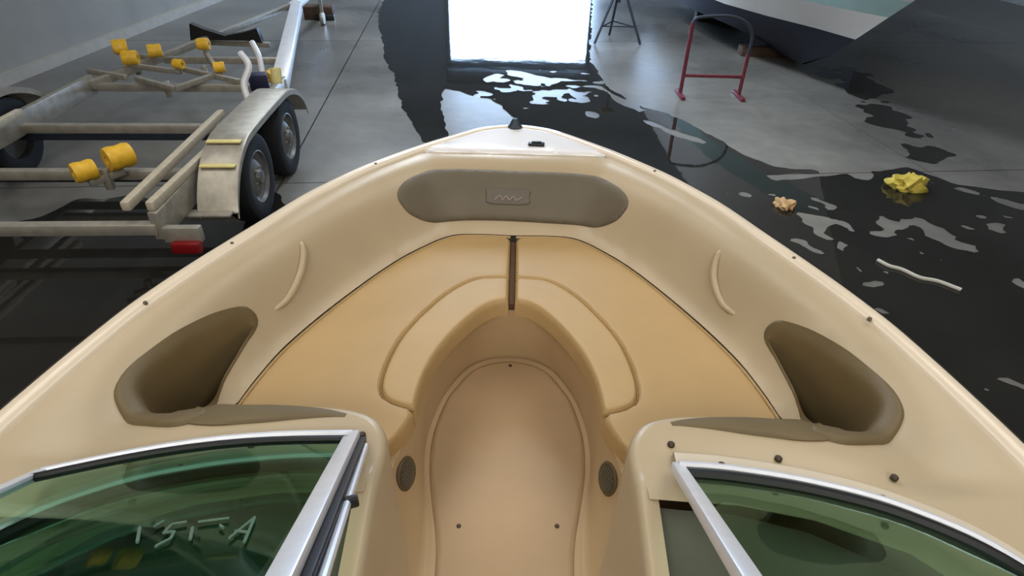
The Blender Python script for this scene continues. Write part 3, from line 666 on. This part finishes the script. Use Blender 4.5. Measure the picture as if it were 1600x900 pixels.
# black V bow roller on its cross member
bw = [(x*.78, z*.85) for x, z in [(-.55, -.10), (-.50, .13), (-.30, .05), (0, -.035), (.30, .015), (.52, .07), (.56, -.12), (.30, -.10), (0, -.10), (-.30, -.095)]]
bc = L(-3.66, 7.85, .56)
v = [bc+Vector((x, -.05, z)) for x, z in bw]+[bc+Vector((x, .05, z)) for x, z in bw]; n = len(bw)
raw('bow_chock', v, [tuple(range(n)), tuple(range(n, 2*n))]+[(i, (i+1) % n, (i+1) % n+n, i+n) for i in range(n)], 'gasket', tr, smooth=False)
MB().beam(L(-4.15, 7.95, .42), L(-3.15, 7.88, .42), .06, .06, .006).build('crossmember', 'galv', tr)

# ------------------------------------------------------------------ second boat, bow towards us on the right
b2 = tag(empty('white_motorboat', (3.95, 10.5, 0)), 'white motorboat with navy bottom paint, bow towards us at upper right', 'boat')
cx, oy = 3.95, 10.5
def sect(y0, hw, n=14):
    return [(t_, np.interp(t_, *hw)) for t_ in y0]
ts = np.linspace(0, 1, 22)**1.4*7.5
def curve(ystart, tab, zt):
    out = []
    for t_ in ts:
        y = ystart+t_*(14-ystart)/7.5
        d = y-ystart; out.append((np.interp(d, *tab), y, zt(y) if callable(zt) else zt))
    return out
sheer = curve(5.75, ([0, .25, .6, 1.2, 2.4, 4, 7, 9], [0, .22, .42, .72, 1.08, 1.26, 1.32, 1.28]), lambda y: 1.82-.02*(y-5.75))
band = curve(6.60, ([0, .25, .6, 1.2, 2.2, 4, 7, 9], [0, .17, .35, .62, .98, 1.20, 1.27, 1.24]), 1.28)
band2 = curve(6.92, ([0, .25, .6, 1.2, 2.2, 4, 7, 9], [0, .15, .32, .58, .95, 1.18, 1.25, 1.22]), 1.08)
wl = curve(7.44, ([0, .3, .6, 1.4, 2.37, 4, 6, 9], [0, .10, .20, .56, .90, 1.12, 1.2, 1.18]), .75)
chn = curve(7.95, ([0, .4, .9, 1.8, 3, 5, 9], [0, .14, .36, .74, .98, 1.1, 1.1]), lambda y: np.interp(y, [7.9, 8.6, 10, 14], [.44, .48, .46, .44]))
keel = curve(8.55, ([0, 9], [0, 0]), lambda y: np.interp(y, [8.5, 9.2, 10.5, 14], [.20, .15, .14, .14]))
def half(rows, name, m):
    v = []; f = []
    for sx in (1, -1):
        k = len(v)
        for r_ in rows: v += [(sx*x, y-oy, z) for x, y, z in r_]
        n = len(rows[0])
        for i in range(len(rows)-1):
            for j in range(n-1): f.append((k+i*n+j, k+i*n+j+1, k+(i+1)*n+j+1, k+(i+1)*n+j))
    me = bpy.data.meshes.new(name); me.from_pydata([tuple(map(float, p_)) for p_ in v], [], f)
    bm = bmesh.new(); bm.from_mesh(me); bmesh.ops.remove_doubles(bm, verts=bm.verts, dist=.001); bmesh.ops.recalc_face_normals(bm, faces=bm.faces); bm.to_mesh(me); bm.free(); me.validate()
    return link(name, me, m, b2, True, 40)
half([band2, wl], 'topsides', 'white2'); half([band, band2], 'teal_stripe', 'teal'); half([sheer, band], 'upper_topsides', 'white2'); half([wl, chn, keel], 'hull_bottom', 'antifoul')
dk = [(x, y-oy, z) for x, y, z in sheer]; dk2 = [(-x, y, z) for x, y, z in dk]
loft([dk2, [(0, y, z+.03) for x, y, z in dk], dk], 'deck', 'white2', b2)
tv = [(x[-1][0], 14-oy, x[-1][2]) for x in (sheer, band, band2, wl, chn)]+[(0, 14-oy, .14)]; tv = tv+[(-a, b_, c_) for a, b_, c_ in tv[:-1][::-1]]
raw('transom', tv, [tuple(range(len(tv)))], 'white2', b2, smooth=False)
tag(MB().box((3.95, 9.9, .07), (.9, .22, .14), None, .01).build('keel_block', 'timber'), 'dark timber block under the bow of the white motorboat', 'block', 'keel blocks under the white boat')
tag(MB().box((3.95, 12.8, .07), (.9, .22, .14), None, .01).build('keel_block', 'timber'), 'dark timber block under the stern of the white motorboat', 'block', 'keel blocks under the white boat')

# ------------------------------------------------------------------ shop things
rs = tag(empty('boat_stand', (2.43, 7.6, 0)), 'red tubular H-shaped boat stand on the wet floor under the white boat', 'stand')
for sx, top in ((-1, .86), (1, .52)):
    MB().tube([(sx*.37, 0, .02), (sx*.37, 0, top)], .024, 10).build('upright', 'red', rs)
    MB().beam((sx*.37, -.2, .02), (sx*.37, .2, .02), .05, .04, .006).build('foot', 'red', rs)
MB().beam((-.37, 0, .25), (.37, 0, .25), .034, .036, .006).build('crossbar', 'red', rs)
MB().tube(cat([(-.37, 0, .86), (-.30, 0, .92), (.05, 0, .94), (.28, 0, .86), (.37, 0, .72), (.37, 0, .52)], 5), .02, 10).build('top_bar', 'steel', rs)
ts_ = tag(empty('tripod_stand', (1.62, 10.6, 0)), 'dark steel tripod boat stand with spread legs at the edge of the bright wet floor', 'stand')
for a in (R(215), R(330), R(95)):
    MB().tube([(.45*math.cos(a), .45*math.sin(a), .015), (.05*math.cos(a), .05*math.sin(a), .85)], .02, 8).build('leg', 'steel', ts_)
MB().tube([(.30*math.cos(a), .30*math.sin(a), .27) for a in (R(215), R(330), R(455), R(575))], .012, 6).build('brace', 'steel', ts_)
MB().tube([(0, 0, .6), (0, 0, 1.15)], .022, 8).build('screw_post', 'steel', ts_)
MB().box((0, 0, 1.17), (.22, .22, .05), None, .01).build('pad', 'timber', ts_)
tb = tag(empty('timber_offcut', (-3.72, 11.95, 0), R(8)), 'dark brown timber offcut on the floor beside the white trailer drawbar', 'timber')
MB().box((0, 0, .11), (.52, .34, .22), None, .015).build('beam', 'timber', tb); MB().box((.12, -.20, .05), (.34, .10, .10), None, .012).build('wedge', 'blackp', tb)
tag(MB().tube(cat([(2.62, 3.66, .012), (2.66, 3.58, .014), (2.73, 3.54, .012), (2.80, 3.44, .012), (2.90, 3.40, .012), (3.0, 3.30, .012)], 6), .014, 8).build('cord', 'cord'), 'short length of white cord lying on the dark wet floor at right', 'cord')
def rag(name, loc, s, m, label, cat_, seed):
    r_ = np.random.default_rng(seed); n = 14; bm = bmesh.new(); bmesh.ops.create_icosphere(bm, subdivisions=3, radius=1)
    ph = r_.uniform(0, 6, 12)
    for v_ in bm.verts:
        c = v_.co; k = 1+.22*math.sin(3*c.x+ph[0])*math.cos(4*c.y+ph[1])+.13*math.sin(9*c.x+5*c.z+ph[2])+.1*math.sin(11*c.y-7*c.x+ph[3])
        v_.co = Vector((c.x*s[0]*k, c.y*s[1]*k, max(0, (c.z+.25)*s[2]*k)))
    me = bpy.data.meshes.new(name); bm.to_mesh(me); bm.free(); o = link(name, me, m, None, True, 30); o.location = loc
    return tag(o, label, cat_)
rag('crumpled_paper', (2.26, 4.50, .004), (.075, .09, .055), 'rag', 'small crumpled tan paper scrap on the wet floor beside the tan boat', 'paper', 3)
rag('yellow_rag', (3.52, 4.95, .004), (.16, .13, .10), 'yrag', 'crumpled yellow rag on the wet floor at right', 'rag', 5)

# ------------------------------------------------------------------ puddles: thin irregular sheets of water
def vnoise(x, y, sc, seed):
    r_ = np.random.default_rng(seed); g = r_.random((64, 64)); u = x*sc+100; v_ = y*sc+100; i = np.floor(u).astype(int); j = np.floor(v_).astype(int); a = u-i; b_ = v_-j
    a = a*a*(3-2*a); b_ = b_*b_*(3-2*b_); G_ = lambda p_, q_: g[p_ % 64, q_ % 64]
    return (G_(i, j)*(1-a)+G_(i+1, j)*a)*(1-b_)+(G_(i, j+1)*(1-a)+G_(i+1, j+1)*a)*b_-.5
def puddle(name, polys, islands, noise_fun, label, step=.045):
    allp = np.vstack([np.array(q_) for q_ in polys]); lo = allp.min(0)-.2; hi = allp.max(0)+.2
    xs = np.arange(lo[0], hi[0], step); ys = np.arange(lo[1], hi[1], step); X, Y = np.meshgrid(xs, ys); q_ = np.stack([X.ravel(), Y.ravel()], 1)
    d = np.full(len(q_), -1e9)
    for pl in polys:
        s = dist(q_, pl, True); d = np.maximum(d, np.where(inside(q_, pl), s, -s))
    for il in islands:
        s = dist(q_, il, True); d = np.minimum(d, np.where(inside(q_, il), -s, s))
    d = np.clip(d, -.3, .3)+noise_fun(q_[:, 0], q_[:, 1])
    d = d.reshape(X.shape); H_, W_ = d.shape
    vid = {}; v = []; f = []
    def vert(key, p_):
        if key not in vid: vid[key] = len(v); v.append((p_[0], p_[1], .003))
        return vid[key]
    for j in range(H_-1):
        for i in range(W_-1):
            c = [(i, j), (i+1, j), (i+1, j+1), (i, j+1)]; val = [d[b_, a] for a, b_ in c]
            if max(val) <= 0: continue
            lp = []
            for k in range(4):
                a, b_ = c[k], c[(k+1) % 4]; va, vb = val[k], val[(k+1) % 4]
                if va > 0: lp.append(vert(a, (xs[a[0]], ys[a[1]])))
                if (va > 0) != (vb > 0):
                    t_ = va/(va-vb); key = (min(a, b_), max(a, b_)); lp.append(vert(key, (xs[a[0]]+(xs[b_[0]]-xs[a[0]])*t_, ys[a[1]]+(ys[b_[1]]-ys[a[1]])*t_)))
            if len(lp) > 2: f.append(tuple(lp))
    o = raw(name, v, f, 'water', smooth=False, fix=False)
    return tag(o, label, 'puddle', kind='stuff')
P1 = [(-2.76, 12.5), (-2.26, 10.4), (-1.98, 9.13), (-1.69, 8.28), (-1.43, 7.28), (-1.24, 6.58), (-1.07, 6.17), (-.93, 5.71), (-.7, 5.91), (-.75, 6.3), (-.87, 6.83), (-.94, 7.32), (-.92, 7.65), (-.75, 7.56), (-.53, 7.31), (-.33, 7.25), (-.17, 7.01), (-.05, 6.67), (.06, 6.26), (.57, 5.25), (1.03, 4.36), (1.56, 3.51), (2.27, 2.0), (2.45, 1.2), (3.4, 1.2), (4.56, 4.93), (4.05, 5.03), (3.78, 5.43), (3.25, 5.24), (2.92, 5.25), (2.47, 5.34), (2.19, 5.85), (1.95, 6.5), (1.75, 6.93), (1.48, 7.15), (1.22, 7.79), (1.12, 8.6), (1.10, 9.5), (1.25, 11.0), (1.5, 13.4), (1.7, 15.03), (-2.95, 14.13)]
ISL = [[(-.46, 8.17), (-.3, 8.51), (-.16, 8.33), (-.29, 8.07), (-.41, 7.99)], [(-.22, 8.66), (.1, 8.55), (.46, 8.26), (.44, 8.01), (.18, 8.14), (-.12, 8.33)], [(-.13, 7.96), (.06, 7.8), (.1, 7.6), (-.07, 7.73)],
       [(.48, 7.45), (.63, 7.33), (.62, 7.18), (.47, 7.27)], [(.64, 7.88), (.75, 7.66), (.86, 7.27), (.78, 7.27), (.66, 7.52)], [(.81, 6.93), (.93, 6.82), (.92, 6.64), (.81, 6.7)],
       [(1.1, 7.87), (1.32, 7.39), (1.52, 6.98), (1.44, 6.88), (1.19, 7.25)], [(1.41, 6.68), (1.76, 6.28), (2.03, 5.98), (1.94, 5.88), (1.66, 6.14)], [(2.34, 5.14), (2.93, 5.28), (3.32, 5.4), (3.26, 5.27), (2.87, 5.14), (2.36, 5.03)]]
def nz1(x, y):
    base = .05*vnoise(x, y, 5, 1)+.04*vnoise(x, y, 11, 2)
    rt = np.clip((x-1.4)/1.2, 0, 1)          # more broken water to the right
    u = .74*x-.67*y; v_ = .67*x+.74*y
    st = vnoise(u*.35, v_, 6.0, 3)+.6*vnoise(u*.6, v_, 11, 4)+.25*vnoise(x, y, 14, 6)
    zn = np.clip(1-np.abs((x-.35)/.95), 0, 1)*np.clip(1-np.abs((y-7.75)/.95), 0, 1)   # ragged drying edge near the bow
    s2 = vnoise(x*.55+y*.3, y-.25*x, 6.5, 21)+.5*vnoise(x, y, 12, 22)
    return base-rt*np.clip(st-.22, 0, 1)*2.4-np.clip(s2*1.2-.30+.25*zn, 0, 1)*3*(zn > .05)
puddle('puddle', [P1], ISL, nz1, 'dark puddle spreading from the bright doorway reflection to right of the tan boat')
P2 = [(4.31, 9.22), (4.19, 8.06), (3.97, 7.11), (3.85, 6.44), (3.77, 5.87), (3.8, 5.5), (4.04, 5.4), (4.54, 5.84), (4.65, 6.61), (4.85, 7.43), (5.15, 8.45), (5.12, 9.12), (4.98, 9.67)]
puddle('puddle', [P2], [], lambda x, y: .55*vnoise(x*.8+y*.5, y*.9-x*.6, 3.4, 8)+.25*vnoise(x, y, 9, 9)-.17, 'speckled broken puddle below the bow of the white motorboat')

P3 = [(-1.0, 1.2), (-1.5, 3.1), (-1.72, 3.9), (-1.9, 4.5), (-2.2, 4.7), (-2.6, 4.3), (-3.0, 4.55), (-3.6, 4.3), (-4.0, 3.6), (-3.7, 2.9), (-3.9, 2.0), (-3.2, 1.3), (-2.4, 1.0)]
puddle('puddle', [P3], [], lambda x, y: .3*vnoise(x, y, 2.2, 11)+.15*vnoise(x, y, 6, 12), 'dark wet patch under the rear of the galvanised trailer')
